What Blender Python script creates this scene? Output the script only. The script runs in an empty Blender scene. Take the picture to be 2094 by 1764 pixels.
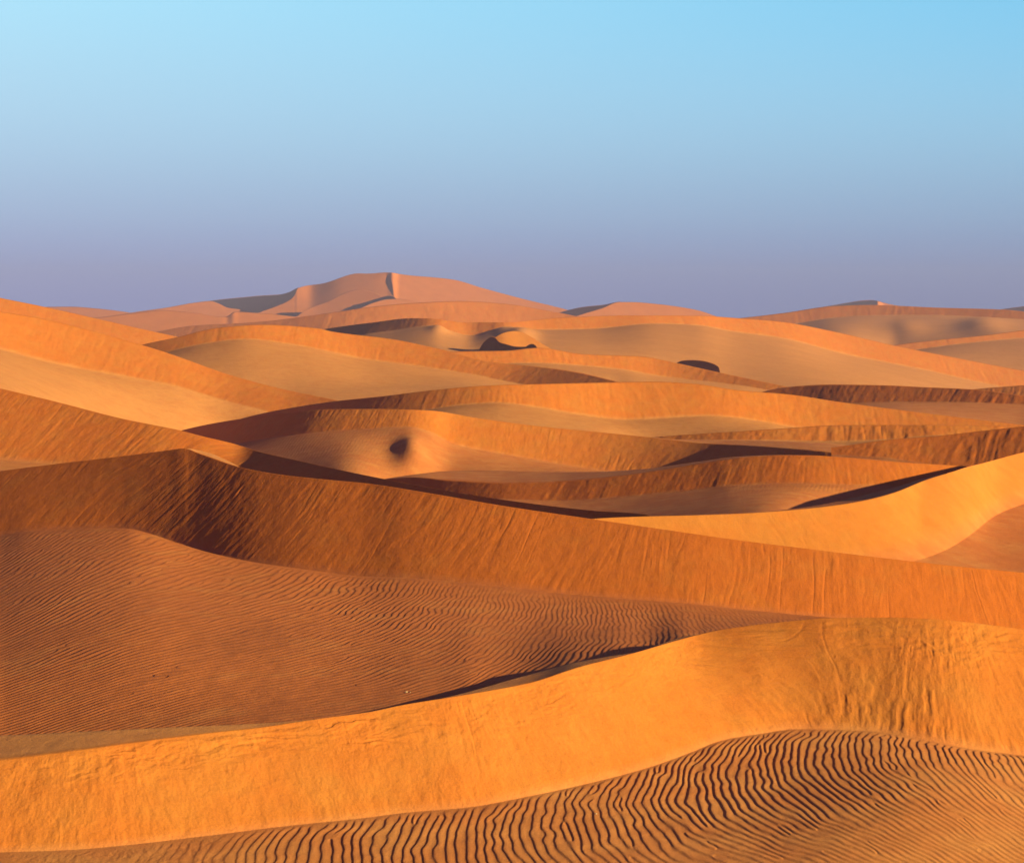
import bpy, math
import numpy as np
from mathutils import Vector

SC = bpy.context.scene
COL = SC.collection

# ------------------------------------------------------------------ viewpoint
F, CX, HY = 3600.0, 1047.0, 640.0      # focal length, centre column and horizon row of a 2094 x 1764 frame
H = 25.0                               # eye height above the nearest valley floor, metres
SUN_AZ, SUN_EL = 63.0, 14.3            # sun: degrees right of straight-behind, degrees up

# ------------------------------------------------------------------ small maths
def pchip(pts, x):
    p = np.array(sorted(pts), float)
    xs, ys = p[:, 0], p[:, 1]
    if len(xs) == 1:
        return np.full_like(x, ys[0])
    h = np.diff(xs); d = np.diff(ys) / h
    m = np.empty_like(ys)
    m[0], m[-1] = d[0], d[-1]
    for i in range(1, len(xs) - 1):
        if d[i-1] * d[i] <= 0:
            m[i] = 0
        else:
            w1, w2 = 2*h[i] + h[i-1], h[i] + 2*h[i-1]
            m[i] = (w1 + w2) / (w1/d[i-1] + w2/d[i])
    xc = np.clip(x, xs[0], xs[-1])
    k = np.clip(np.searchsorted(xs, xc, side='right') - 1, 0, len(h) - 1)
    t = (xc - xs[k]) / h[k]
    y = ((1+2*t)*(1-t)**2*ys[k] + t*(1-t)**2*h[k]*m[k] + t*t*(3-2*t)*ys[k+1] + t*t*(t-1)*h[k]*m[k+1])
    return y + np.where(x < xs[0], (x - xs[0])*m[0], 0) + np.where(x > xs[-1], (x - xs[-1])*m[-1], 0)

def knots(pts, x):                      # like pchip, held constant outside
    if not isinstance(pts, (list, tuple)):
        return np.full_like(x, float(pts))
    p = sorted(pts)
    return pchip(p, np.clip(x, p[0][0], p[-1][0]))

def sstep(a, b, x):
    if a == b:
        return (x >= a)*1.0
    t = np.clip((x - a) / (b - a), 0, 1)
    return t*t*(3 - 2*t)

def blur(y, n):
    if n < 1:
        return y
    k = np.hanning(2*n + 3)[1:-1]; k /= k.sum()
    yp = np.concatenate([2*y[0] - y[n:0:-1], y, 2*y[-1] - y[-2:-n-2:-1]])
    return np.convolve(yp, k, mode='valid')

def hash2(ix, iy, seed):
    n = (ix.astype(np.int64)*374761393 + iy.astype(np.int64)*668265263 + seed*1274126177) & 0xFFFFFFFF
    n = ((n ^ (n >> 13)) * 1274126177) & 0xFFFFFFFF
    n = ((n ^ (n >> 16)) * 2246822519) & 0xFFFFFFFF
    return ((n ^ (n >> 15)) & 0xFFFFFF) / float(0xFFFFFF) * 2 - 1

def noise(x, y, seed=0):                # smooth value noise in [-1, 1]
    ix, iy = np.floor(x), np.floor(y)
    fx, fy = x - ix, y - iy
    u = fx*fx*fx*(fx*(fx*6 - 15) + 10); v = fy*fy*fy*(fy*(fy*6 - 15) + 10)
    a, b = hash2(ix, iy, seed), hash2(ix+1, iy, seed)
    c, d = hash2(ix, iy+1, seed), hash2(ix+1, iy+1, seed)
    return (a + (b-a)*u) + ((c + (d-c)*u) - (a + (b-a)*u))*v

def fbm(x, y, seed=0, octaves=4, gain=0.5):
    s, a, t = 0.0, 1.0, 0.0
    for o in range(octaves):
        s = s + a*noise(x*2**o + 17.3*o, y*2**o - 9.1*o, seed + 31*o); t += a; a *= gain
    return s / t

# ------------------------------------------------------------------ mesh from a grid of points
def grid_mesh(name, X, Y, Z, slip, mat, pale=None):
    nr, nc = X.shape
    me = bpy.data.meshes.new(name)
    co = np.stack([X, Y, Z], -1).reshape(-1, 3).astype(np.float32)
    me.vertices.add(nr*nc)
    me.vertices.foreach_set('co', co.ravel())
    i = np.arange((nr-1)*(nc-1)); r, c = i // (nc-1), i % (nc-1)
    a = r*nc + c
    q = np.stack([a, a+1, a+nc+1, a+nc], -1).astype(np.int32)
    me.loops.add(q.size); me.loops.foreach_set('vertex_index', q.ravel())
    me.polygons.add(len(q)); me.polygons.foreach_set('loop_start', np.arange(0, q.size, 4, dtype=np.int32))
    me.update(calc_edges=True)
    me.shade_smooth()
    at = me.attributes.new('slip', 'FLOAT', 'POINT'); at.data.foreach_set('value', slip.astype(np.float32).ravel())
    if pale is not None:
        at = me.attributes.new('pale', 'FLOAT', 'POINT'); at.data.foreach_set('value', pale.astype(np.float32).ravel())
    me.materials.append(mat)
    o = bpy.data.objects.new(name, me); COL.objects.link(o)
    return o

# ------------------------------------------------------------------ materials
def new_mat(name):
    m = bpy.data.materials.new(name); m.use_nodes = True
    nt = m.node_tree; nt.nodes.clear()
    return m, nt, nt.nodes, nt.links

def sand_material():
    m, nt, N, L = new_mat('dune_sand')
    out = N.new('ShaderNodeOutputMaterial'); b = N.new('ShaderNodeBsdfPrincipled')
    b.inputs['Roughness'].default_value = 0.95
    b.inputs['Specular IOR Level'].default_value = 0.05
    geo = N.new('ShaderNodeNewGeometry')
    at = N.new('ShaderNodeAttribute'); at.attribute_name = 'slip'
    def nz(scale, detail, rough=0.55):
        n = N.new('ShaderNodeTexNoise'); n.inputs['Scale'].default_value = scale
        n.inputs['Detail'].default_value = detail; n.inputs['Roughness'].default_value = rough
        L.new(geo.outputs['Position'], n.inputs['Vector']); return n
    big, mid, fine, grain = nz(0.035, 5), nz(0.5, 5), nz(7.0, 6, 0.7), nz(16.0, 3, 0.7)
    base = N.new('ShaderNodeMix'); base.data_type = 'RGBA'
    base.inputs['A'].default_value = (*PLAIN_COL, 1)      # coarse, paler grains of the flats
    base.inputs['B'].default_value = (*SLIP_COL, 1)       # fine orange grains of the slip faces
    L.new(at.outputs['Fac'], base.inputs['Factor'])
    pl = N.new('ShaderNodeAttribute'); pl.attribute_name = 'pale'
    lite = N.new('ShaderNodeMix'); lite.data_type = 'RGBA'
    lite.inputs['A'].default_value = (*PALE_COL, 1); lite.inputs['B'].default_value = (*DRY_LIT_COL, 1)
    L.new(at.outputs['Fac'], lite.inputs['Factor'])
    def vary(src, n, amt):
        mr = N.new('ShaderNodeMapRange'); mr.inputs['From Min'].default_value = 0.25; mr.inputs['From Max'].default_value = 0.75
        mr.inputs['To Min'].default_value = 1 - amt; mr.inputs['To Max'].default_value = 1 + amt
        L.new(n.outputs['Fac'], mr.inputs['Value'])
        mx = N.new('ShaderNodeVectorMath'); mx.operation = 'SCALE'
        L.new(src, mx.inputs[0]); L.new(mr.outputs['Result'], mx.inputs['Scale']); return mx.outputs['Vector']
    gold = N.new('ShaderNodeMix'); gold.data_type = 'RGBA'      # drifts of paler, drier sand, plus the lit tone painted per dune
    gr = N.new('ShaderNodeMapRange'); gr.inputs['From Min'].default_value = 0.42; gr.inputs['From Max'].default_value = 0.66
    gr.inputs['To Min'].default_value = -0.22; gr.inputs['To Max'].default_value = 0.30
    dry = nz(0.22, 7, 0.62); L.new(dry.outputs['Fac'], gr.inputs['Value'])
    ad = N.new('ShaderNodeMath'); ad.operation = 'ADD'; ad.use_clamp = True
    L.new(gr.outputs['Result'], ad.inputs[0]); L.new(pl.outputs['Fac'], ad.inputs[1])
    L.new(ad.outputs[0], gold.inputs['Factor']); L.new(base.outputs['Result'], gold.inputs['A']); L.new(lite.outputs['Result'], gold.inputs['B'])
    c = vary(gold.outputs['Result'], big, 0.07)
    c = vary(c, mid, 0.06)
    c = vary(c, fine, 0.10)
    c = vary(c, grain, 0.12)
    L.new(c, b.inputs['Base Color'])
    bp = N.new('ShaderNodeBump'); bp.inputs['Strength'].default_value = 0.55; bp.inputs['Distance'].default_value = 0.05
    L.new(fine.outputs['Fac'], bp.inputs['Height'])
    bp2 = N.new('ShaderNodeBump'); bp2.inputs['Strength'].default_value = 0.35; bp2.inputs['Distance'].default_value = 0.30
    L.new(mid.outputs['Fac'], bp2.inputs['Height']); L.new(bp.outputs['Normal'], bp2.inputs['Normal'])
    L.new(bp2.outputs['Normal'], b.inputs['Normal'])
    L.new(b.outputs['BSDF'], out.inputs['Surface'])
    return m

PALE_COL = (0.54, 0.246, 0.090)     # pale coarse flats; also brightens sunlit tops behind some crests
DRY_LIT_COL = (0.46, 0.182, 0.042)      # dry golden sand; also puts the yellow of sunlit slip faces into colour
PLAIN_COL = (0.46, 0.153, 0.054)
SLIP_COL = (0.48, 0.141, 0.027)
SAND = sand_material()

# ------------------------------------------------------------------ dunes
DUNES = []      # far to near
def dune(label, crest, foot, az, anchor, **k):
    k.update(label=label, crest=crest, foot=foot, az=az, anchor=anchor); DUNES.append(k)

def seg_dist(px, py, poly, yscale=1.0):
    """signed distance (left of the line = positive, for a polyline drawn top to bottom or right to left) and the position along it 0..1"""
    best = np.full(px.shape, 1e9); sgn = np.zeros(px.shape); par = np.zeros(px.shape)
    P = np.array(poly, float); ln = np.r_[0, np.cumsum(np.hypot(*np.diff(P, axis=0).T))]
    for i in range(len(P)-1):
        a, b = P[i], P[i+1]; d = b - a; l2 = (d*d).sum()
        t = ((px-a[0])*d[0] + (py-a[1])*d[1]) / l2; tc = np.clip(t, 0, 1)
        dx, dy = px - a[0] - tc*d[0], (py - a[1] - tc*d[1])
        dist = np.hypot(dx, dy); cr = d[0]*(py-a[1]) - d[1]*(px-a[0])
        up = dist < best
        best = np.where(up, dist, best); sgn = np.where(up, np.sign(cr), sgn)
        par = np.where(up, (ln[i] + tc*math.sqrt(l2)) / ln[-1], par)
    return best*sgn, par

def build(k, sil):
    dx = k.get('dx', 2.5)
    x0, x1 = k.get('x0', -520.0), k.get('x1', 2600.0)      # dunes run on well outside the frame
    px = np.arange(x0, x1 + dx, dx)
    sm = int(round(k.get('smooth', 8)/dx))
    pxc = np.clip(px, -260.0, 2354.0)
    crest = blur(pchip(k['crest'], pxc), sm)
    foot = blur(pchip(k['foot'], pxc), int(round(k.get('fsmooth', 14)/dx)))
    foot = np.maximum(foot, crest + 1.0)
    az = np.radians(blur(knots(k['az'], px), int(round(k.get('azsmooth', 40)/dx))))
    kk = np.tan(az); q = (px - CX)/F
    g = kk/F/(1 - kk*q)                                  # d ln(Y) / d px along the foot line
    lnY = np.r_[0, np.cumsum((g[1:] + g[:-1])/2*dx)]
    lnY += math.log(k['anchor'][1]) - np.interp(k['anchor'][0], px, lnY)
    Yf = np.exp(lnY)
    a = lambda row: (row - HY)/F
    if 'zfoot' in k:                                        # foot line given by its height instead of its direction
        Yf = np.exp(blur(np.log((H - knots(k['zfoot'], px))/a(foot)), int(round(k.get('yfs', 16)/dx))))
        az = np.arctan2(np.gradient(Yf), np.gradient(q*Yf)); az = blur(az, int(round(k.get('azsmooth', 40)/dx)))
    tan = knots(k.get('slope', 0.6), px)
    azs = np.minimum(az, math.radians(k.get('azmax', 50)))
    s = tan*np.maximum(np.cos(azs) - np.sin(azs)*q, k.get('smin', 0.10))
    Yc = Yf*(a(foot) + s)/(a(crest) + s)
    Yc = np.exp(blur(np.log(Yc), int(round(k.get('ysmooth', 20)/dx))))
    if 'caz' in k:                                          # the crest turns at its own place, so that the fold between two faces runs down the fall line
        ck = np.tan(np.radians(blur(knots(k['caz'], px), int(round(k.get('cazsmooth', 10)/dx)))))
        cg = ck/F/(1 - ck*q)
        lc = np.r_[0, np.cumsum((cg[1:] + cg[:-1])/2*dx)]
        Yc2 = np.exp(lc - np.interp(k['canchor'], px, lc))*np.interp(k['canchor'], px, Yc)
        w_ = sstep(k['cblend'][0], k['cblend'][1], px)
        Yc = np.exp(np.log(Yc2)*(1-w_) + np.log(Yc)*w_)
    Zf, Zc = H - a(foot)*Yf, H - a(crest)*Yc
    # plain in front of the foot, down to where a nearer dune hides it
    hid, hidY = sil(px)
    bot = np.minimum(np.where(np.isfinite(hid), hid + k.get('under', 10), k.get('last', 2300.0)), k.get('last', 2300.0))
    if 'wide' in k:                                         # run on under the nearer dunes with a smooth edge
        n_ = int(k['wide']/dx)
        bot = blur(np.array([bot[max(0, i-n_):i+n_+1].max() for i in range(len(bot))]), n_)
    bot = np.maximum(blur(bot, int(20/dx)), foot + 6)
    ps = knots(k.get('plain', 0.0), px)
    Ze = blur(Zf, int(round(k.get('pblur', 60)/dx)))       # further out, the plain forgets the wiggles of the foot line
    Yb = (H - Ze + ps*Yf)/(a(bot) + ps); Zb = H - a(bot)*Yb
    if 'zbot' in k:
        Yb = (H - knots(k['zbot'], px))/a(bot); Zb = H - a(bot)*Yb
    need = hidY*1.02
    nb = int(k.get('nb', 70)/dx)
    need = blur(np.array([need[max(0, i-nb):i+nb+1].max() for i in range(len(need))]), nb)
    need = np.maximum(need, hidY*1.015)
    Yb = np.maximum(Yb, need)
    Yb = np.maximum(Yb, knots(k.get('ymin', 0.0), px))
    bad = Yb >= Yf*0.999
    Yb = np.where(bad, Yf*0.999, Yb)
    Yb = np.minimum(np.maximum(blur(Yb, nb), hidY*1.012), Yf*0.9985); Zb = H - a(bot)*Yb
    pe = (Zf - Zb)/(Yf - Yb)
    rails = []       # (row, X, Y, Z, slip)
    dip = k.get('dip', 0.03)
    rails.append((bot + 8, q*Yb*(1-dip), Yb*(1-dip), Zb - dip*1.2*Yb))
    rails.append((bot, q*Yb, Yb, Zb)); rails.append((foot, q*Yf, Yf, Zf)); rails.append((crest, q*Yc, Yc, Zc))
    segs = [[3, 0, 0], [max(2, int(np.percentile(np.minimum(bot, 1800) - np.minimum(foot, 1790), 95)/k.get('dyp', k.get('dy', 2.5)))), 0, 0],
            [max(3, int(np.percentile(foot - crest, 90)/k.get('dy', 2.5))), 1, 0]]
    top = crest.copy(); Yt, Zt = Yc, Zc
    for sh in k.get('back', []):                          # windward top seen beyond the crest
        row = np.minimum(blur(pchip(sh['rows'], pxc), sm), top - 0.02)
        bs = knots(sh['slope'], px)
        Ys = Yt*(a(top) + bs)/np.maximum(a(row) + bs, 0.006)
        Ys = np.maximum(Ys, Yt*1.0004)
        rails.append((row, q*Ys, Ys, H - a(row)*Ys)); segs.append([sh.get('n', 14), 0, 0]); top, Yt, Zt = row, Ys, H - a(row)*Ys
    drop = np.maximum(Zt - Zf, 0) + k.get('sink', 0.012)*Yt + 1.0
    bk = k.get('lee', 0.45)
    rails.append((top - 1, q*(Yt + drop/bk), Yt + drop/bk, Zt - drop)); segs.append([8, 0, 0])
    R, Xs, Ys_, Zs, SL, TT = [], [], [], [], [], []
    for j, (n, slip, _) in enumerate(segs):
        A, B = rails[j], rails[j+1]
        ts = np.arange(n)/n if j < len(segs)-1 else np.arange(n+1)/n
        if j == len(segs)-1:
            ts = ts**1.5
        for t in ts:
            R.append(A[0] + (B[0]-A[0])*t)
            Y = A[2] + (B[2]-A[2])*t; Z = A[3] + (B[3]-A[3])*t
            if j == 1:                                    # sample the plain evenly as seen, not as measured
                row = A[0] + (B[0]-A[0])*t
                e = np.clip((row - foot)/np.maximum(bot - foot, 1e-3), 0, 1)
                Y = Yf*(a(foot) + pe)/np.maximum(a(row) + pe, 1e-4); Z = H - a(row)*Y
                if k.get('flat'):
                    fr = (1/a(row) - 1/a(foot))/np.minimum(1/a(bot) - 1/a(foot), -1e-9)
                    Z = Ze + (Zb - Ze)*fr + (Zf - Ze)*np.exp(-e/k.get('pdecay', 0.10))
                    Y = (H - Z)/a(row)
            Xs.append(q*Y); Ys_.append(Y); Zs.append(Z); SL.append(np.full_like(px, slip)); TT.append(np.full_like(px, j + t))
    R, X, Y, Z, SL, TT = map(np.array, (R, Xs, Ys_, Zs, SL, TT))
    PX = np.broadcast_to(px, X.shape)
    T = np.clip(TT - 2, 0, 1)                              # 0 at the foot, 1 at the crest
    SL = sstep(2.0 - 0.02, 2.0 + k.get('blend', 0.10), TT)*(TT <= 3.0)
    SL = np.where(TT > 3.0, np.clip(1 - (TT-3.0)*4, 0, 1)*(1 - sstep(3.0, 3.25, TT)), SL)
    # down-slope coordinates on the slip face
    S = np.r_[0, np.cumsum(np.hypot(np.diff(q*Yf), np.diff(Yf)))]
    ca, sa = np.cos(az), np.sin(az)
    ddx, ddy = X - q*Yf, Y - Yf
    U = S + ddx*ca + ddy*sa
    W = -(ddx*sa - ddy*ca)
    seed = k.get('seed', 1)
    # gentle swell of the ground
    und = k.get('swell', 0.0)
    if und:
        lw = k.get('swell_len', 30.0)
        Z = Z + und*fbm(X/lw, Y/lw, seed + 5, 3)*sstep(2.0, 1.7, TT)
    st = k.get('streak')
    if st:
        w, amp, stretch = st[:3]
        env = sstep(0.0, 0.05, T)*(1 - 0.75*sstep(0.93, 1.0, T))*(TT < 3.0)
        w1 = fbm(U/(w*4), W/(w*10), seed, 3)
        uu = U/w + 0.9*w1
        ch = fbm(uu, W/(w*stretch), seed + 1, 4, 0.62)                              # avalanche chutes
        nn = noise(uu*0.62 + 3.1, W/(w*stretch*1.8), seed + 2)
        rid = -np.clip(1 - np.abs(nn)*4.5, 0, 1)**1.5                                # thin grooves between sand tongues
        lump = fbm(U/(w*0.8) + 0.7*w1, W/(w*1.3), seed + 3, 4, 0.6)
        patch = sstep(-0.55, 0.6, noise(U/(w*9), W/(w*9), seed + 4) + 0.4*noise(U/(w*3), W/(w*7), seed + 6))
        am = knots(k.get('streak_px', 1.0), px)
        Z = Z + amp*env*am*(0.75*ch*(0.35 + 0.65*patch) + 0.55*rid*patch + k.get('lump', 0.45)*lump)
        if 'crinkle' in k:                                  # slumped, wrinkled crust near the brink and dimples lower down
            cr = k['crinkle']
            wv = fbm(U/1.4, W/0.8, seed + 8, 2)
            wr = fbm(U/1.0 + 0.6*wv, W/0.30 + 1.2*wv, seed + 7, 3)
            Z = Z + cr*env*wr*sstep(0.45, 0.85, T)*(0.4 + 0.6*sstep(-.3, .4, noise(U/4, W/3, seed + 9)))
            dim = fbm(U/0.34 + 0.35*wv, W/1.5, seed + 10, 2, 0.5)
            Z = Z + 0.75*cr*env*np.clip(dim, -.6, .6)*sstep(1300, 1600, PX)*sstep(1.0, 0.55, T)*(0.35 + 0.65*sstep(-.4, .5, noise(U/2.2, W/2.5, seed + 11)))
    for op in k.get('ops', []):                            # slip hollows, ridges and mounds of sand on the surface
        d, par = seg_dist(PX, R, op['line'])
        w = op['w']; A = op['A']*w/F*Y
        d = d + op.get('wob', 0)*noise(PX/60.0, R/25.0, 77)
        g1 = sstep(0, w, d)*np.exp(-np.maximum(d - w, 0)/op['L'])
        e = sstep(0, op.get('e0', 0.25), par)*sstep(1, 1 - op.get('e1', 0.25), par)
        e = e*((TT >= op.get('t0', 0.9)) & (TT <= op.get('t1', 3.0)))
        f2 = sstep(op.get('t1', 3.0), op.get('t1', 3.0) - op.get('tf', 0.2), TT)
        if op.get('depth'):
            dy = -A*g1*e
            sc = (Y - dy)/Y; X, Y, Z = X*sc, Y*sc, H + (Z - H)*sc
        else:
            Z = Z - A*g1*e*f2
    for bm in k.get('bumps', []):                          # smooth mounds: px, row, radius px, radius rows, height
        Z = Z + bm[4]*np.exp(-((PX-bm[0])/bm[2])**2 - ((R-bm[1])/bm[3])**2)*sstep(2.0, 1.93, TT)
    rp = k.get('ripples')
    if rp:
        Z = Z + rp(PX, R, X, Y, TT, Yf)
    if 'surf' in k:
        SURF[k['surf']] = (X, Y, Z)
    pa = k.get('pale', (0.55, 1.0))  # paler grains of far flats, plus lit and shaded tone put into the colour
    PB = np.where(TT > 3.0, k.get('pale_back', pa[1]), pa[1])  # sunlit tops beyond the crest are brightened by colour
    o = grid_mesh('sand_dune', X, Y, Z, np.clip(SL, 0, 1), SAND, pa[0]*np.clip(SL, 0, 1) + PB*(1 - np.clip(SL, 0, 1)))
    o['kind'] = 'structure'; o['label'] = k['label']; o['category'] = 'sand dune'; o['group'] = 'dunes of the sand sea'
    return px, top, Yt


# ---- wind ripples -------------------------------------------------------
def ripple_height(p):
    p = p - np.floor(p)
    lee = 0.26
    return np.where(p < lee, 0.5 - 0.5*np.cos(np.pi*p/lee), 0.5 + 0.5*np.cos(np.pi*(p-lee)/(1-lee)))

def forks(X, Y, box, n, seed, gap, flat=0.35):
    rng = np.random.default_rng(seed); ph = np.zeros_like(X)
    for _ in range(n):
        x, y = rng.uniform(box[0], box[1]), rng.uniform(box[2], box[3])
        g = rng.uniform(*gap); sg = rng.choice((-1, 1)); x2 = x + rng.uniform(-.3, .3)
        ph += sg*(np.arctan2((Y-y)*flat, X-x) - np.arctan2((Y-y-g)*flat, X-x2))
    return ph/(2*np.pi)

def ripples_near(PX, R, X, Y, TT, Yf):
    m = (TT < 2.0) & (R < 1900)
    out = np.zeros_like(X)
    x, y, p, r = X[m], Y[m], PX[m], R[m]
    yc = knots([(0, 80), (750, 82.5), (1300, 88), (1650, 94), (2094, 96)], p)
    G = 0.019*(y - yc)**2
    lam = 0.47
    wv = 0.34*fbm(x/2.6, y/4.5, 11, 3) + 0.10*noise(x/0.9, y/1.3, 12)
    ph = (x - G + wv)/lam + forks(x, y, (-26, 34, 74, 112), 100, 5, (0.6, 3.2))
    h = ripple_height(ph)
    d = (Yf[None, :] - Y)[m] if Yf.ndim == 1 else (Yf - Y)[m]
    amp = 0.043*sstep(0.0, 1.0, d)*(0.10 + 0.90*sstep(200, 760, p))*(0.82 + 0.18*noise(x/5, y/5, 14))
    small = 0.012*fbm(x/0.22 + 2*fbm(x/1.5, y/1.5, 15, 2), y/0.5, 16, 2)*sstep(700, 250, p)*sstep(0, 1.0, d)
    out[m] = amp*(h - 0.5) + small
    return out

def ripples_mid(PX, R, X, Y, TT, Yf):
    m = (TT < 2.0) & (R < 1560)
    out = np.zeros_like(X)
    x, y, p, r = X[m], Y[m], PX[m], R[m]
    fac = knots([(0, 1.0), (400, 0.9), (700, 0.62), (1000, 0.36), (1400, 0.22)], p)
    v = np.maximum(178 - y, 0)/73
    G = -0.70*73/3*v**3*fac
    lam = 0.50
    wv = 0.45*fbm(x/4, y/9, 21, 3) + 0.10*noise(x/1.1, y/2.2, 22)
    lam = 0.42*(1 + 0.60*sstep(1000, 100, p))
    ph = (x - G + wv)/lam + forks(x, y, (-60, 45, 100, 205), 150, 6, (1, 6))
    d = (Yf[None, :] - Y)[m]
    amp = 0.052*sstep(0.3, 5.0, d)*(0.70 + 0.30*noise(x/9, y/16, 24))*(1 + 0.55*sstep(150, 106, y))*(1 - 0.60*sstep(450, 1000, p))
    out[m] = amp*(ripple_height(ph) - 0.5)
    return out

def ripples_fine(lam, amp, mask, tilt=0.1, seed=3):
    def fn(PX, R, X, Y, TT, Yf):
        m = (TT < 2.0)
        out = np.zeros_like(X)
        x, y = X[m], Y[m]
        d = (Yf[None, :] - Y)[m]
        ph = (x - tilt*y + 0.6*lam*fbm(x/(lam*7), y/(lam*14), seed, 3))/lam
        out[m] = amp*(ripple_height(ph) - 0.5)*mask(PX[m], R[m])*sstep(0.3, 3, d)
        return out
    return fn

SUN_E, SUN_COL = 5.0, (1.0, 0.77, 0.28)
SKY_TINT = (1.0, 0.53, 1.25)
SKY_GAIN, LOW_SKY = 0.22, 0.535
EXPOSURE = 1.05
HAZE, HAZE_COL = 0.00012, (0.42, 0.47, 1.0)
SKY_L = [(0, (168, 226, 250)), (150, (172, 218, 242)), (300, (170, 208, 234)), (450, (160, 184, 217)), (560, (146, 162, 210)), (640, (132, 149, 206))]
SKY_R = [(0, (122, 200, 238)), (150, (138, 202, 235)), (300, (148, 196, 225)), (450, (140, 172, 205)), (560, (124, 148, 194)), (640, (109, 130, 180))]

def exec_data():
    # ---------------- far skyline
    dune('dark triangular peak on the skyline at the far right',
         [(1560, 660), (1640, 636), (1706, 623.5), (1781, 613.5), (1820, 622), (1900, 636), (2000, 655)], [(1500, 700), (2100, 700)],
         [(1760, -70), (1785, -70), (1800, 38)], (1781, 4300), x0=1500, x1=2100, azsmooth=6, smooth=2, slope=0.45, ysmooth=4)
    dune('dark far mound at the right edge on the skyline',
         [(1960, 650), (2046, 632.5), (2094, 626), (2200, 610), (2354, 640)], [(1900, 690), (2354, 690)],
         [(1960, -72), (2150, -72), (2250, 40)], (2094, 4200), x0=1930, azsmooth=20, smooth=4, slope=0.45)
    dune('blue shaded flank of the highest far dune, left of its lit ridge',
         [(300, 660), (400, 622), (430, 615), (484, 609), (540, 604), (573, 602), (592, 597), (612, 588), (640, 600), (760, 680)], [(300, 690), (760, 700)], -66, (600, 3720),
         x0=300, x1=760, smooth=2, ysmooth=4, slope=0.5, dx=1.5, dy=1.5)
    dune('faint low pink dune on the skyline at the far left',
         [(-260, 640), (60, 631), (89, 627.5), (143, 627), (200, 631), (265, 639), (320, 650), (500, 690)], [(-260, 690), (500, 700)], [(0, 6), (300, 14)], (200, 3600), x1=500, smooth=5, slope=0.35)
    dune('pink hill on the left skyline that runs up to the blue shaded flank',
         [(150, 672), (265, 640), (340, 629), (400, 618.5), (430, 615.5), (448, 621), (465, 629), (490, 632.5), (520, 640), (600, 670), (700, 700)], [(150, 690), (700, 705)], [(200, 6), (430, 14), (600, 20)], (430, 3560), x0=150, x1=700, smooth=4, ysmooth=5, slope=0.38, dx=1.5, dy=1.5)
    dune('highest far pink dune with a sharp ridge and a long lit right slope',
         [(500, 650), (534, 637.5), (566, 626), (590, 615), (601, 606), (609, 589.5), (663, 579), (734, 559), (750, 559.5), (793, 557), (829, 562), (926, 571.6), (987, 589), (1069, 611), (1151, 631), (1200, 645), (1500, 690)],
         [(500, 680), (800, 668), (1500, 700)],
         [(500, 20), (590, 10), (640, -24), (700, -14), (760, -12), (797, -10), (811, 31), (1000, 30), (1200, 5)], (800, 3450),
         x0=500, x1=1500, azsmooth=10, smooth=2, ysmooth=3, slope=0.42, dx=1.2, dy=1.0, seed=40,
         ops=[dict(line=[(793, 556), (803, 583), (809, 616)], w=6, A=1.5, L=25, t0=1, t1=3.01, e0=.35, e1=.05, depth=1)])
    dune('added sheet turned from the sun as the upper shadow band on the highest far dune',  # extra sheet, its turned face stands for a shadow band
         [(560, 660), (583, 641), (620, 621.7), (663, 606.6), (690, 596), (706, 591), (716, 600), (740, 640), (800, 690)], [(560, 690), (800, 700)], -64, (660, 3360), x0=560, x1=800, smooth=3, ysmooth=3, slope=0.5, dx=1.2, dy=1.5)
    dune('thin lit slope between two shadow bands of the highest far dune',
         [(590, 660), (618, 639), (631, 631.5), (674, 615), (708, 598), (735, 592), (770, 600), (800, 620), (840, 690)], [(590, 690), (840, 700)], [(600, 10), (640, -14), (760, -18)], (660, 3260), x0=590, x1=840, smooth=3, ysmooth=3, slope=0.40, dx=1.2, dy=1.5)
    dune('added sheet turned from the sun as the lower shadow band along the foot of the highest far dune',  # sheet added for the shadow band over the low hill
         [(560, 662), (598, 642), (640, 634), (680, 629.5), (735, 621), (770, 611), (800, 604), (812, 612), (850, 650), (900, 700)], [(560, 690), (900, 710)], -64, (700, 3100), x0=560, x1=900, smooth=3, ysmooth=3, slope=0.5, dx=1.2, dy=1.5)
    dune('pale pink low hill at the foot of the highest far dune',
         [(560, 664), (598, 648), (684, 638.5), (735, 630), (760, 620), (790, 612), (812, 611), (860, 618), (1000, 650), (1200, 700)], [(560, 690), (1200, 710)], [(600, 14), (800, 24), (1000, 26)], (800, 2980), x0=560, x1=1200, smooth=3, ysmooth=4, slope=0.35, dx=1.5, dy=1.5)
    dune('blue shaded flank of the small pink peak in the middle of the skyline',
         [(1040, 690), (1100, 655), (1141, 640), (1190, 628), (1235, 623), (1269, 617), (1280, 625), (1330, 660), (1400, 700)], [(1040, 700), (1400, 705)], -66, (1240, 3250), x0=1040, x1=1400, smooth=2, ysmooth=3, slope=0.5, dx=1.5, dy=1.5)
    dune('small pink peak with a lit right slope in the middle of the skyline',
         [(1120, 668), (1187, 643.5), (1230, 630.5), (1266, 617.6), (1290, 617.5), (1338, 621), (1425, 634), (1470, 648.6), (1600, 690)], [(1120, 695), (1600, 695)], [(1100, 28), (1400, 30)], (1270, 3000), x0=1120, x1=1600, smooth=2, ysmooth=4, slope=0.42, dx=1.2, dy=1.2)
    dune('low pink dune on the left skyline beside the far peak',
         [(-260, 650), (80, 640), (180, 650), (265, 641), (330, 634), (400, 640), (462, 648), (480, 637.5), (537, 640.5), (600, 647), (680, 660), (800, 690)], [(-260, 700), (800, 700)],
         [(0, 10), (440, 14), (600, 25)], (400, 2700), x1=800, azsmooth=10, smooth=3, slope=0.35, dx=2, swell=0)
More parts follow.
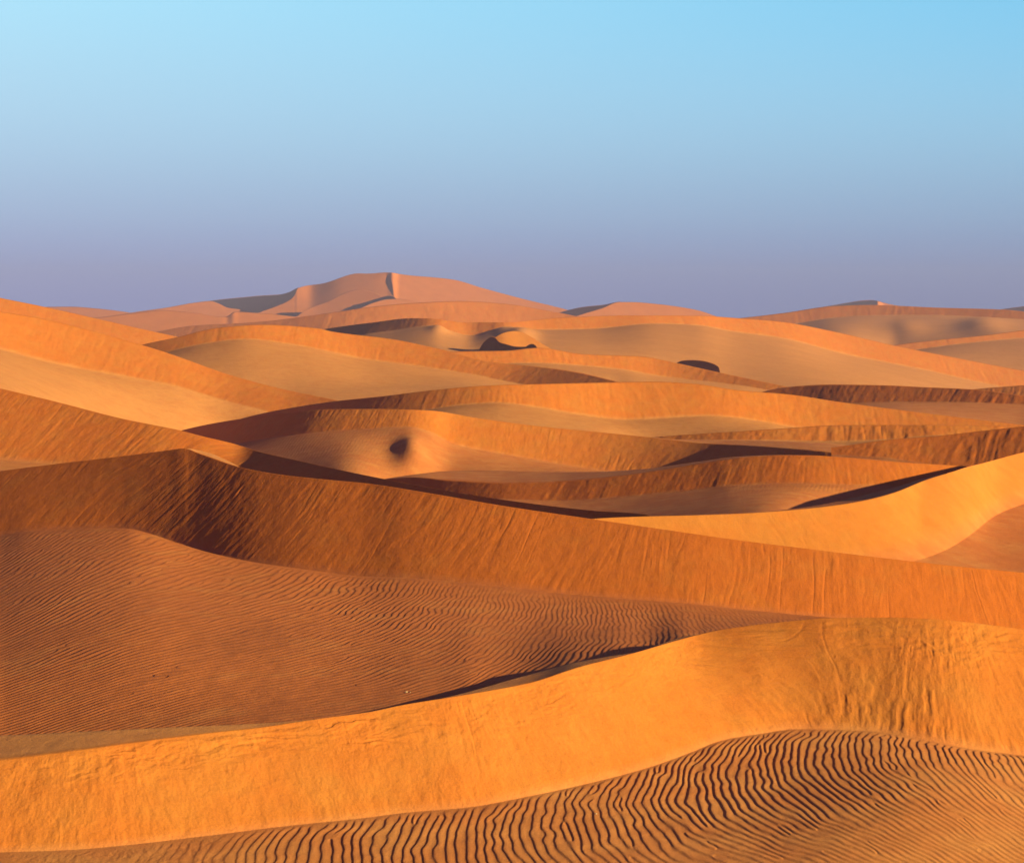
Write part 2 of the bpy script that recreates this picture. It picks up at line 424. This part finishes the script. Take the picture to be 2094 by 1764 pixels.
    dune('brown far dune with a long level crest at the right',
         [(1380, 662), (1516, 650), (1602, 640), (1702, 626), (1774, 623.5), (1917, 629), (2060, 633.5), (2094, 637), (2354, 650)],
         [(1380, 700), (1560, 672), (1634, 661), (1702, 650), (1784, 645), (1900, 644), (2000, 648), (2094, 653), (2354, 665)],
         [(1500, 0), (1650, 2), (1760, -14), (1900, -22), (2000, -30), (2094, -26)], (1784, 2100), x0=1380, streak=(5, 0.5, 6), seed=41,
         plain=0.03, ymin=1560, bumps=[(2010, 668, 48, 18, 5), (1850, 672, 40, 16, 3)])
    dune('orange far dune in front of the highest peak',
         [(150, 720), (319, 679), (394, 666), (519, 659), (680, 639), (750, 628.5), (854, 619), (944, 615.6), (1033, 621), (1105, 632.5), (1151, 641), (1187, 648.6), (1260, 668), (1500, 720)],
         [(150, 730), (320, 700), (519, 690), (750, 668), (960, 665), (1250, 676), (1500, 726)],
         [(300, -18), (600, -12), (800, 5), (950, 15), (1100, 5), (1180, -15)], (800, 1900), x0=150, x1=1500, seed=42, streak=(6, 0.5, 5))
    dune('bright narrow dune at the far right edge under the brown dune',
         [(1700, 740), (1827, 706), (1917, 695), (2010, 686), (2094, 675), (2354, 650)], [(1700, 760), (1800, 727), (1874, 715), (1971, 702), (2094, 690.5), (2354, 672)],
         [(1800, 8), (2094, 14)], (2000, 1500), x0=1700, streak=(4, 0.4, 6), seed=43, plain=0.01, wide=150, ymin=1260)
    dune('long orange dune crossing the distance to the right with a hollow and a small mound',
         [(500, 700), (600, 684), (675, 671), (764, 659), (843, 650.5), (876, 651), (954, 659), (1033, 659), (1141, 650), (1284, 645), (1344, 645), (1425, 645.5), (1516, 651), (1595, 657.5), (1702, 677), (1827, 706), (1953, 731), (2094, 758), (2354, 800)],
         [(500, 730), (675, 705), (747, 683), (800, 676), (883, 665), (920, 676), (961, 686), (1000, 676), (1033, 667.5), (1105, 674), (1212, 672), (1338, 661), (1425, 664), (1498, 677), (1595, 690), (1738, 726), (1881, 754), (2042, 790), (2354, 850)],
         [(675, -42), (800, -34), (870, -22), (950, 2), (1100, 14), (1400, 14), (1700, 10), (1900, 0), (2094, -6)], (1300, 1150), x0=500, streak=(2.6, 0.22, 6), seed=44, plain=0.02, ymin=795, nb=150, wide=160,
         ops=[dict(line=[(1050, 660), (1020, 671), (955, 688)], w=9, A=0.40, L=30, t0=0.9, t1=2.2, tf=.2, e0=.4, e1=.4)],
         bumps=[(1064, 688, 30, 16, 3.5), (905, 670, 24, 10, 2.6)])
    dune('tall bright dune at the upper left edge',
         [(-260, 560), (0, 609), (89, 627), (200, 652), (319, 679), (365, 689), (500, 725), (700, 790)], [(-260, 700), (365, 760), (700, 820)],
         [(0, 14), (300, 8), (400, 0)], (200, 820), x1=700, streak=(2.5, 0.12, 6), seed=45)
    dune('small round sunlit mound above a dark crescent in the distance',
         [(985, 716), (998, 704), (1008, 693), (1020, 684.5), (1034, 679), (1050, 676.5), (1066, 678.5), (1082, 686), (1098, 696), (1114, 706), (1135, 718), (1150, 730)], [(985, 730), (1150, 740)], [(985, -30), (1015, -10), (1040, 14), (1070, 26), (1150, 26)], (1095, 835), x0=985, x1=1150, inset=1, smooth=5, ysmooth=5, azsmooth=12, dx=1.0, dy=1.2, slope=0.40, blend=0.6, pale=(1, 1))
    dune('inset sheet turned from the sun to shade the dark crescent hollow under the small round mound in the distance',  # no real pit: a raised sheet shaped to give the crescent its shade
         [(975, 725), (984, 707), (990, 699), (999, 691.5), (1007, 688), (1014, 691), (1021, 699), (1035, 703.5), (1056, 708.5), (1074, 709), (1082, 704.5), (1089, 703), (1095, 706), (1099, 712), (1104, 730)], [(975, 735), (1104, 740)], -64, (1095, 738), x0=975, x1=1104, inset=1, smooth=2, ysmooth=3, azsmooth=4, dx=1.0, dy=1.2, slope=0.55)
    dune('inset sheet turned from the sun to shade the dark oval hollow behind a low orange crest right of centre',  # small raised sheet facing off the sun stands for the shaded oval
         [(1370, 760), (1385, 741), (1398, 737), (1415, 736), (1433, 737), (1450, 740.5), (1464, 746), (1470, 751), (1472, 757), (1474, 775)], [(1370, 775), (1474, 785)], -64, (1470, 738), x0=1370, x1=1474, inset=1, smooth=2, ysmooth=3, azsmooth=4, dx=1.0, dy=1.2, slope=0.55)
    dune('second bright ridge behind the dark sliver in the middle distance',
         [(820, 760), (922, 718.5), (1033, 717), (1098, 711), (1194, 724), (1320, 729), (1355, 736), (1469, 761), (1612, 791), (1800, 830)],
         [(820, 780), (950, 752), (1080, 742), (1266, 754), (1344, 768), (1541, 792), (1700, 830), (1800, 850)],
         [(900, 24), (1100, 14), (1300, 2), (1400, -18), (1500, -32), (1620, -40)], (1266, 730), x0=820, x1=1800, streak=(2.0, 0.22, 6), seed=46, plain=0.03)
    dune('orange dune left of centre running down to a dark red tip',
         [(100, 770), (200, 735), (286, 706), (358, 690.5), (448, 670), (537, 664), (655, 672), (675, 677), (800, 693), (918, 718), (1004, 740), (1105, 750), (1176, 760), (1266, 781), (1450, 830)],
         [(100, 800), (286, 735), (340, 720), (430, 700.5), (501, 693), (609, 706), (750, 734.5), (818, 743.5), (961, 765), (1051, 783), (1150, 800), (1450, 850)],
         [(300, -6), (500, 6), (700, 2), (900, -16), (1000, -28), (1080, -46), (1260, -52)], (600, 665), x0=100, x1=1450, streak=(1.8, 0.16, 6), seed=47, plain=0.02, swell=0.6, swell_len=60, ymin=545, nb=120, wide=170)
    dune('left dune with a bright streaked slip face above a pale tan flat',
         [(-260, 595), (0, 637), (72, 648.5), (179, 674), (286, 704), (344, 722), (466, 765), (573, 794), (691, 819), (900, 880)],
         [(-260, 640), (0, 713), (122, 745), (286, 776), (358, 790), (448, 817), (537, 840), (600, 860), (900, 930)],
         [(0, 8), (250, 2), (400, -12), (500, -26), (600, -40), (690, -48)], (150, 530), x1=900, streak=(1.5, 0.13, 7), seed=48, plain=0.02, swell=0.8, swell_len=50, nb=120, wide=80, ymin=[(-260, 330), (0, 360), (150, 420), (300, 475), (450, 487)])
    dune('dark red dune behind its neighbour at the right edge',
         [(1800, 830), (1989, 796), (2094, 787.5), (2354, 770)], [(1800, 860), (2094, 850), (2354, 850)], [(1900, -22), (2094, -26)], (2050, 640), x0=1800, streak=(2.0, 0.24, 5), seed=49)
    dune('dark red dune with a notched crest at the right',
         [(1440, 840), (1540, 806), (1612, 791), (1702, 786), (1810, 787.6), (1881, 791), (1989, 796), (2094, 809), (2354, 850)],
         [(1440, 860), (1600, 845), (1745, 825), (1845, 821.6), (1953, 822), (2094, 827), (2354, 845)],
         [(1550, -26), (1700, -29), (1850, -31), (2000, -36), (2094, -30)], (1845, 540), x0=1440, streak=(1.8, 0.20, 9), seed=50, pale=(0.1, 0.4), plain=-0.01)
    dune('broad orange dune across the middle with a shaded flat in its curve',
         [(380, 905), (480, 860), (537, 845), (609, 831.5), (691, 819.5), (782, 810), (890, 797), (997, 788), (1105, 785), (1266, 781), (1338, 780), (1425, 785), (1505, 797), (1612, 806), (1720, 822), (1881, 843), (2094, 869), (2354, 900)],
         [(380, 930), (609, 882), (760, 858), (861, 840), (961, 826), (1015, 823), (1105, 833), (1176, 845.6), (1284, 858), (1355, 854.5), (1451, 850), (1577, 865), (1612, 872), (1800, 890), (2094, 905), (2354, 930)],
         [(480, -62), (600, -46), (750, -32), (900, -12), (1100, 4), (1350, 12), (1500, 8), (1700, -2), (2094, -8)], (1105, 425), streak=(1.4, 0.12, 6), seed=51, plain=0.01, wide=100, x0=430, swell=0.4, swell_len=40)
    dune('orange dune with hanging notches under its level crest at the right',
         [(1200, 915), (1280, 901), (1330, 894.5), (1344, 893), (1505, 882), (1612, 875), (1720, 869), (1863, 868.7), (1989, 870), (2094, 871.6), (2354, 880)],
         [(1200, 935), (1344, 897), (1380, 898), (1559, 899.5), (1702, 902), (1827, 898), (1920, 890), (2000, 890), (2354, 900)],
         [(1300, -34), (1450, -26), (1600, -12), (1800, -8), (2000, -4)], (1600, 378), x0=1200, streak=(1.3, 0.26, 5), seed=52)
    dune('dark brown dune at the right edge behind the bright curved dune',
         [(1700, 915), (1827, 898), (1917, 891), (2024, 879), (2094, 871.6), (2354, 845)], [(1700, 930), (1800, 935), (1900, 950), (2003, 960), (2354, 965)],
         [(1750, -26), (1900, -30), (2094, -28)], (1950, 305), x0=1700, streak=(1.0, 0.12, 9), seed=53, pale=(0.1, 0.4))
    dune('curved orange dune in the middle with a soft dark hollow on its rippled flat',
         [(250, 930), (369, 880.5), (450, 863), (530, 851), (600, 843), (675, 836.5), (764, 836), (876, 839), (979, 855), (1105, 871.6), (1212, 882), (1330, 894), (1441, 906.5), (1523, 911), (1630, 919), (1738, 929), (1845, 939.6), (1989, 952), (2200, 985)],
         [(250, 960), (400, 920), (480, 907), (573, 893), (645, 884), (750, 877), (836, 872), (876, 882), (926, 907), (1033, 929), (1141, 948), (1230, 962), (1330, 972), (1500, 975), (1700, 972), (1900, 975), (2200, 1010)],
         [(369, -68), (450, -64), (520, -50), (600, -38), (680, -24), (800, -14), (950, -6), (1100, -10), (1250, -22), (1350, -32), (1440, -52), (1520, -60), (1620, -52), (1720, -34), (1900, -28)], (750, 365), x1=2200, streak=(1.1, 0.11, 6), seed=54, plain=0.01, x0=330, pblur=20, pdecay=.4, wide=60, zbot=[(480, -4.7), (600, -4.7), (700, -4.0), (800, -3.0), (850, -3.2), (950, -3.8), (1100, -4.8), (1300, -6)], bumps=[(842, 930, 33, 32, 2.1), (862, 956, 36, 22, 1.2)], pale=(0.55, 0.4),
         back=[dict(rows=[(330, 2000), (1300, 2000), (1330, 893.9), (1380, 898.3), (1523, 900), (1666, 904.5), (1774, 916), (1881, 932), (2003, 948.5), (2200, 984.9)], slope=0.0, n=8)],
         dx=1.6, dy=1.6, ripples=ripples_fine(0.75, 0.02, lambda p, r: sstep(960, 560, p)*sstep(985, 900, r)+0.25*sstep(1000, 860, p), 0.05))
    dune('dark orange dune with a notched brink below the central flat',
         [(500, 1050), (700, 990), (847, 976), (926, 983), (1033, 988), (1123, 986), (1212, 979), (1320, 966), (1425, 949), (1470, 942), (1523, 935), (1595, 930.7), (1648, 930.5), (1738, 936), (1845, 945), (1971, 953), (2200, 985)],
         [(500, 1080), (800, 1045), (900, 1030), (1026, 1020), (1141, 1024), (1212, 1020), (1320, 1011), (1425, 1000.5), (1505, 991.6), (1630, 988), (1738, 991.6), (1824, 995), (1950, 1010), (2200, 1030)],
         [(847, -37), (950, -32), (1150, -28), (1300, -23), (1450, -24), (1600, -18), (1700, -8), (1800, 0), (1950, 4)], (1212, 272), x0=500, x1=2200, streak=(0.85, 0.08, 9), seed=56, wide=90,
         back=[dict(rows=[(500, 1045), (847, 970), (926, 963), (1033, 962), (1123, 964), (1212, 964), (1320, 958), (1425, 944), (1500, 934), (1600, 930), (2200, 984)], slope=-0.035)],
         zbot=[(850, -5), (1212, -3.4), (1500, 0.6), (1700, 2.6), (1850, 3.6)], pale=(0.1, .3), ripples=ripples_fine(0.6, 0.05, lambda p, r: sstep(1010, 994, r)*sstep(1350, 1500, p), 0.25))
    dune('left dune with a streaked orange face running down into a dark strip',
         [(-260, 730), (0, 793.7), (118, 822), (251, 856), (369, 880), (415, 892), (476, 906.5), (530, 923), (609, 941), (750, 972), (847, 990.5), (1033, 1022), (1212, 1043.5), (1325, 1052.5), (1345, 1066), (1380, 1110), (1500, 1190)],
         [(-260, 925), (0, 940), (120, 950), (300, 965), (400, 985), (476, 1000), (600, 1015), (850, 1050), (1212, 1090), (1330, 1110), (1500, 1180)],
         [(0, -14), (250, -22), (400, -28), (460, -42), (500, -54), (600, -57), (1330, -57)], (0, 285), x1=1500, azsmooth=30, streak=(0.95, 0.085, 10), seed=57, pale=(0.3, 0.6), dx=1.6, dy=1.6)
    dune('bright yellow orange curved dune at the right edge with a blue shadow wedge behind',
         [(1100, 1085), (1212, 1060.5), (1302, 1056), (1425, 1053), (1487, 1051), (1630, 1041.7), (1720, 1031.5), (1774, 1022), (1827, 1007.7), (1899, 979), (1953, 963), (2003, 948.6), (2094, 925), (2200, 905), (2354, 930)],
         [(1100, 1212), (1212, 1205), (1500, 1186), (1700, 1170), (1830, 1154), (1881, 1144), (1935, 1124), (1989, 1090), (2035, 1054), (2094, 1030), (2200, 1000), (2354, 975)],
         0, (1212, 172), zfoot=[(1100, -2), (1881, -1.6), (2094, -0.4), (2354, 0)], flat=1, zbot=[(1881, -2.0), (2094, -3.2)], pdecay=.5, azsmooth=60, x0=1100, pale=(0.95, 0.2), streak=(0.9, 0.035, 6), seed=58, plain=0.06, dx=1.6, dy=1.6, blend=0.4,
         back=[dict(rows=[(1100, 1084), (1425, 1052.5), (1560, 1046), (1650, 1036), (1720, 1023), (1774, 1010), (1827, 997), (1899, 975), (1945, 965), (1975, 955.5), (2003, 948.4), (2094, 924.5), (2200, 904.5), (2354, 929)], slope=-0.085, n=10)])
    # ---------------- near dunes
    dune('near brown dune with a dark streaked slip face and a rippled flat at its foot',
         [(-260, 1005), (0, 963), (143, 945), (251, 932.5), (340, 921), (377, 916.5), (388, 919), (402, 925), (430, 935), (489, 954.5), (573, 970), (675, 981), (750, 988), (854, 1004), (1033, 1034.5), (1212, 1061), (1425, 1092), (1487, 1101), (1630, 1119), (1774, 1136.6), (1881, 1149), (1953, 1157), (2094, 1170.7), (2354, 1200)],
         [(-260, 1120), (0, 1094), (54, 1086), (143, 1081), (215, 1079), (258, 1080), (304, 1090), (358, 1108), (430, 1129.5), (501, 1145.6), (609, 1162), (750, 1178), (818, 1180), (926, 1188.6), (1033, 1199), (1141, 1212), (1284, 1224), (1425, 1235), (1523, 1246), (1595, 1253), (1684, 1261), (1850, 1280), (2094, 1320), (2354, 1370)],
         [(-260, -12), (100, -22), (220, -26), (300, -45), (420, -49), (520, -42), (620, -33), (900, -24), (1400, -14), (1900, -5)], (750, 168), pale_back=1.0, caz=[(-260, -18), (200, -25), (373, -29), (392, -51), (470, -50), (520, -44), (600, -38), (760, -29)], cazsmooth=10, canchor=760, cblend=(640, 820), flat=1, zbot=[(0, 0.6), (300, 1.6), (600, 2.5), (800, 2.8), (1000, 3.0), (1125, 3.2), (1250, 3.5), (1500, 2.4), (1684, 0.5)], smooth=3, azsmooth=40, nb=30, pblur=160, ysmooth=8, fsmooth=8,
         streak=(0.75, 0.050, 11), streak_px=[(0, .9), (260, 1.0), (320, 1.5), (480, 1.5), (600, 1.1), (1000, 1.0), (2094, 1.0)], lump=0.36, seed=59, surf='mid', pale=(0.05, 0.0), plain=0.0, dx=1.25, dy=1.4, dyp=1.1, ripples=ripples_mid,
         back=[dict(rows=[(-260, 1030), (340, 940), (377, 916.4), (388, 917), (402, 919.5), (430, 926.5), (460, 939), (489, 954), (520, 970), (600, 1000), (2354, 1400)], slope=0.0, n=10)])
    dune('nearest dune with a bright orange slip face and big dark ripples at its foot',
         [(-260, 1590), (0, 1554.5), (150, 1535), (297, 1515), (430, 1498), (537, 1486.5), (645, 1470), (750, 1456), (818, 1441.7), (983, 1415), (1087, 1395), (1180, 1364.7), (1284, 1338), (1425, 1298), (1469, 1288), (1595, 1271.5), (1702, 1263), (1810, 1262), (1917, 1266), (2024, 1277), (2094, 1286), (2354, 1325)],
         [(-260, 1752), (0, 1742), (143, 1737), (251, 1728), (358, 1716), (466, 1703), (573, 1689.5), (750, 1671), (818, 1662), (961, 1649.5), (1069, 1630), (1212, 1599), (1320, 1570.6), (1425, 1533), (1469, 1515), (1559, 1499), (1630, 1490), (1774, 1493.6), (1881, 1510), (1989, 1531), (2094, 1544), (2354, 1570)],
         0, (750, 87), zfoot=[(0, 0), (1500, 0), (1640, 0), (1774, -0.05), (2094, -1.3), (2354, -2.3)], flat=1, zbot=[(1700, 0), (2094, -.8)], yfs=60, ysmooth=90, azsmooth=90, pblur=120, smooth=16,
         bumps=[(1960, 1650, 290, 130, 0.8)], streak=(0.6, 0.048, 6), lump=0.55, crinkle=0.075,
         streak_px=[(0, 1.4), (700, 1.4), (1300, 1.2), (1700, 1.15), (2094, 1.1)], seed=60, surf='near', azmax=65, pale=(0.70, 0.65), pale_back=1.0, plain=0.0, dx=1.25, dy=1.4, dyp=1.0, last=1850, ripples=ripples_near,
         back=[dict(rows=[(-260, 1510), (0, 1503), (179, 1494.5), (358, 1486), (519, 1479), (600, 1473.5), (750, 1455.5), (918, 1424), (1000, 1402), (1033, 1392), (1094, 1375), (1176, 1354), (1248, 1341), (1300, 1333), (1425, 1297.5), (2354, 1324)], slope=[(0, 0.0), (500, 0.0), (750, -0.03), (1000, -0.09), (2094, -.10)], n=14)])
exec_data()

# build near to far, so that each dune knows what hides its front
tops = []
def sil(px):
    r = np.full_like(px, np.inf); d = np.zeros_like(px)
    for (tx, ty, tY) in tops:                               # nearer dunes: the highest outline hides this one, at its own distance
        v = np.interp(px, tx, ty, left=np.inf, right=np.inf)
        up = v < r
        d = np.where(up, np.interp(px, tx, tY), d); r = np.where(up, v, r)
    return r, d
SURF = {}
for k in reversed(DUNES):
    t_ = build(k, sil)
    if not k.get('inset'):
        tops.append(t_)

# ------------------------------------------------------------------ a few pale stones lying on the ripples
def stone(x, y, surf, size, seed, label):
    X, Y, Z = SURF[surf]
    i = np.argmin((X - x)**2 + (Y - y)**2)
    import bmesh
    bm = bmesh.new(); bmesh.ops.create_icosphere(bm, subdivisions=3, radius=1.0)
    rng = np.random.default_rng(seed); off = rng.uniform(0, 50, 3)
    for v in bm.verts:
        p = np.array(v.co); n = fbm(np.array([p[0]*1.3 + off[0] + p[2]]), np.array([p[1]*1.3 + off[1] - p[2]]), seed, 3)[0]
        r = 1 + 0.35*n
        v.co = (p[0]*r*size, p[1]*r*size*0.7, max(p[2], -0.6)*r*size*0.6)
    me = bpy.data.meshes.new('stone'); bm.to_mesh(me); bm.free(); me.shade_smooth()
    me.materials.append(STONE)
    o = bpy.data.objects.new('stone', me); COL.objects.link(o)
    o.location = (X.flat[i], Y.flat[i], Z.flat[i] + size*0.22); o.rotation_euler = (0, 0, rng.uniform(0, 6))
    o['label'] = label; o['category'] = 'stone'; o['group'] = 'pale stones on the ripples'
STONE, nt_s, N_s, L_s = new_mat('pale_stone')
o_ = N_s.new('ShaderNodeOutputMaterial'); b_ = N_s.new('ShaderNodeBsdfPrincipled'); n_ = N_s.new('ShaderNodeTexNoise'); r_ = N_s.new('ShaderNodeValToRGB')
n_.inputs['Scale'].default_value = 30.0; n_.inputs['Detail'].default_value = 5.0
r_.color_ramp.elements[0].color = (0.34, 0.23, 0.14, 1); r_.color_ramp.elements[1].color = (0.50, 0.37, 0.26, 1)
L_s.new(n_.outputs['Fac'], r_.inputs['Fac']); L_s.new(r_.outputs['Color'], b_.inputs['Base Color']); b_.inputs['Roughness'].default_value = 0.85
L_s.new(b_.outputs['BSDF'], o_.inputs['Surface'])
stone(4.18, 87.9, 'near', 0.065, 3, 'small pale stone lying alone between the big dark ripples at the bottom')
stone(-6.25, 104.2, 'mid', 0.085, 4, 'larger of two pale stones on the fine ripples behind the front crest')
stone(-6.02, 104.0, 'mid', 0.055, 5, 'smaller of two pale stones on the fine ripples behind the front crest')

# ------------------------------------------------------------------ ground to the horizon
def ground():
    rr = np.r_[0.0, np.geomspace(30, 9000, 60)]
    th = np.linspace(0, 2*np.pi, 181)
    Rr, Th = np.meshgrid(rr, th, indexing='ij')
    X, Y = Rr*np.sin(Th), Rr*np.cos(Th)
    Z = -58 + 4*fbm(X/400, Y/400, 90, 4)
    o = grid_mesh('ground', X, Y, Z, np.zeros_like(X), SAND)
    o['kind'] = 'structure'
ground()

# ------------------------------------------------------------------ sky, sun, haze
def s2l(c):
    return tuple(((v/255)/12.92 if v/255 <= 0.04045 else (((v/255)+0.055)/1.055)**2.4) for v in c)

w = bpy.data.worlds.new('World'); SC.world = w; w.use_nodes = True
nt = w.node_tree; nt.nodes.clear(); N, L = nt.nodes, nt.links
out = N.new('ShaderNodeOutputWorld'); bg = N.new('ShaderNodeBackground')
tc = N.new('ShaderNodeTexCoord'); sep = N.new('ShaderNodeSeparateXYZ'); L.new(tc.outputs['Generated'], sep.inputs[0])
def ramp(stops):
    mr = N.new('ShaderNodeMapRange'); mr.inputs['From Min'].default_value = 0.0; mr.inputs['From Max'].default_value = 0.2
    L.new(sep.outputs['Z'], mr.inputs['Value'])
    r = N.new('ShaderNodeValToRGB'); L.new(mr.outputs['Result'], r.inputs['Fac'])
    el = r.color_ramp.elements
    pts = sorted((((HY - row)/F)/math.hypot(1, (HY-row)/F)/0.2, c) for row, c in stops)
    el[0].position, el[0].color = pts[0][0], (*s2l(pts[0][1]), 1)
    el[1].position, el[1].color = pts[-1][0], (*s2l(pts[-1][1]), 1)
    for p, c in pts[1:-1]:
        e = el.new(p); e.color = (*s2l(c), 1)
    r.color_ramp.interpolation = 'B_SPLINE'
    return r
ra = ramp(SKY_L); rb = ramp(SKY_R)
mx = N.new('ShaderNodeMapRange'); mx.inputs['From Min'].default_value = -0.27; mx.inputs['From Max'].default_value = 0.27
L.new(sep.outputs['X'], mx.inputs['Value'])
mixlr = N.new('ShaderNodeMix'); mixlr.data_type = 'RGBA'
L.new(mx.outputs['Result'], mixlr.inputs['Factor']); L.new(ra.outputs['Color'], mixlr.inputs['A']); L.new(rb.outputs['Color'], mixlr.inputs['B'])
sky = N.new('ShaderNodeTexSky'); sky.sky_type = 'NISHITA'; sky.sun_disc = False
sky.sun_elevation = math.radians(SUN_EL); sky.sun_rotation = math.radians(180 - SUN_AZ)
sky.dust_density = 2.0; sky.ozone_density = 2.0
sks = N.new('ShaderNodeVectorMath'); sks.operation = 'SCALE'; sks.inputs['Scale'].default_value = SKY_GAIN
tint = N.new('ShaderNodeVectorMath'); tint.operation = 'MULTIPLY'; tint.inputs[1].default_value = SKY_TINT
L.new(sky.outputs['Color'], tint.inputs[0]); L.new(tint.outputs['Vector'], sks.inputs[0])
up = N.new('ShaderNodeMapRange'); up.inputs['From Min'].default_value = 0.17; up.inputs['From Max'].default_value = 0.34
up.interpolation_type = 'SMOOTHSTEP'; L.new(sep.outputs['Z'], up.inputs['Value'])
mixs = N.new('ShaderNodeMix'); mixs.data_type = 'RGBA'
hz = N.new('ShaderNodeVectorMath'); hz.operation = 'SCALE'; hz.inputs['Scale'].default_value = 10.0*LOW_SKY
L.new(mixlr.outputs['Result'], hz.inputs[0])
yb = N.new('ShaderNodeMapRange'); yb.inputs['From Min'].default_value = 0.75; yb.inputs['From Max'].default_value = 0.1
yb.interpolation_type = 'SMOOTHSTEP'; L.new(sep.outputs['Y'], yb.inputs['Value'])
mxu = N.new('ShaderNodeMath'); mxu.operation = 'MAXIMUM'; L.new(up.outputs['Result'], mxu.inputs[0]); L.new(yb.outputs['Result'], mxu.inputs[1])
L.new(mxu.outputs[0], mixs.inputs['Factor']); L.new(hz.outputs['Vector'], mixs.inputs['A']); L.new(sks.outputs['Vector'], mixs.inputs['B'])
L.new(mixs.outputs['Result'], bg.inputs['Color']); bg.inputs['Strength'].default_value = 0.1
L.new(bg.outputs['Background'], out.inputs['Surface'])

sd = bpy.data.lights.new('sun', 'SUN'); sd.energy = SUN_E; sd.angle = math.radians(0.55); sd.color = SUN_COL
so = bpy.data.objects.new('sun', sd); COL.objects.link(so)
az, el = math.radians(SUN_AZ), math.radians(SUN_EL)
so.rotation_euler = Vector((math.sin(az)*math.cos(el), -math.cos(az)*math.cos(el), math.sin(el))).to_track_quat('Z', 'Y').to_euler()
so.location = (60, -60, 120)

if HAZE > 0:
    me = bpy.data.meshes.new('haze')
    x0, x1, y0, y1, z0, z1 = -3000, 3000, -60, 6600, -66, 190
    v = [(x, y, z) for z in (z0, z1) for y in (y0, y1) for x in (x0, x1)]
    me.from_pydata(v, [], [(0, 2, 3, 1), (4, 5, 7, 6), (0, 1, 5, 4), (2, 6, 7, 3), (0, 4, 6, 2), (1, 3, 7, 5)])
    o = bpy.data.objects.new('haze', me); COL.objects.link(o); o['kind'] = 'stuff'
    m, nt, N, L = new_mat('haze_air')
    ou = N.new('ShaderNodeOutputMaterial'); pv = N.new('ShaderNodeVolumePrincipled')
    pv.inputs['Color'].default_value = (*HAZE_COL, 1); pv.inputs['Density'].default_value = HAZE
    L.new(pv.outputs['Volume'], ou.inputs['Volume']); me.materials.append(m)

# ------------------------------------------------------------------ camera
cd = bpy.data.cameras.new('camera'); cam = bpy.data.objects.new('camera', cd); COL.objects.link(cam)
cam.location = (0, 0, H); cam.rotation_euler = (math.radians(90), 0, 0)
cd.sensor_width = 36.0; cd.lens = F/2094*36; cd.shift_y = -(882 - HY)/2094
cd.clip_start = 0.5; cd.clip_end = 30000
SC.camera = cam
SC.view_settings.view_transform = 'Standard'; SC.view_settings.look = 'None'
SC.view_settings.exposure = EXPOSURE; SC.view_settings.gamma = 1.0
SC.cycles.volume_bounces = 0
SC.cycles.diffuse_bounces = 1
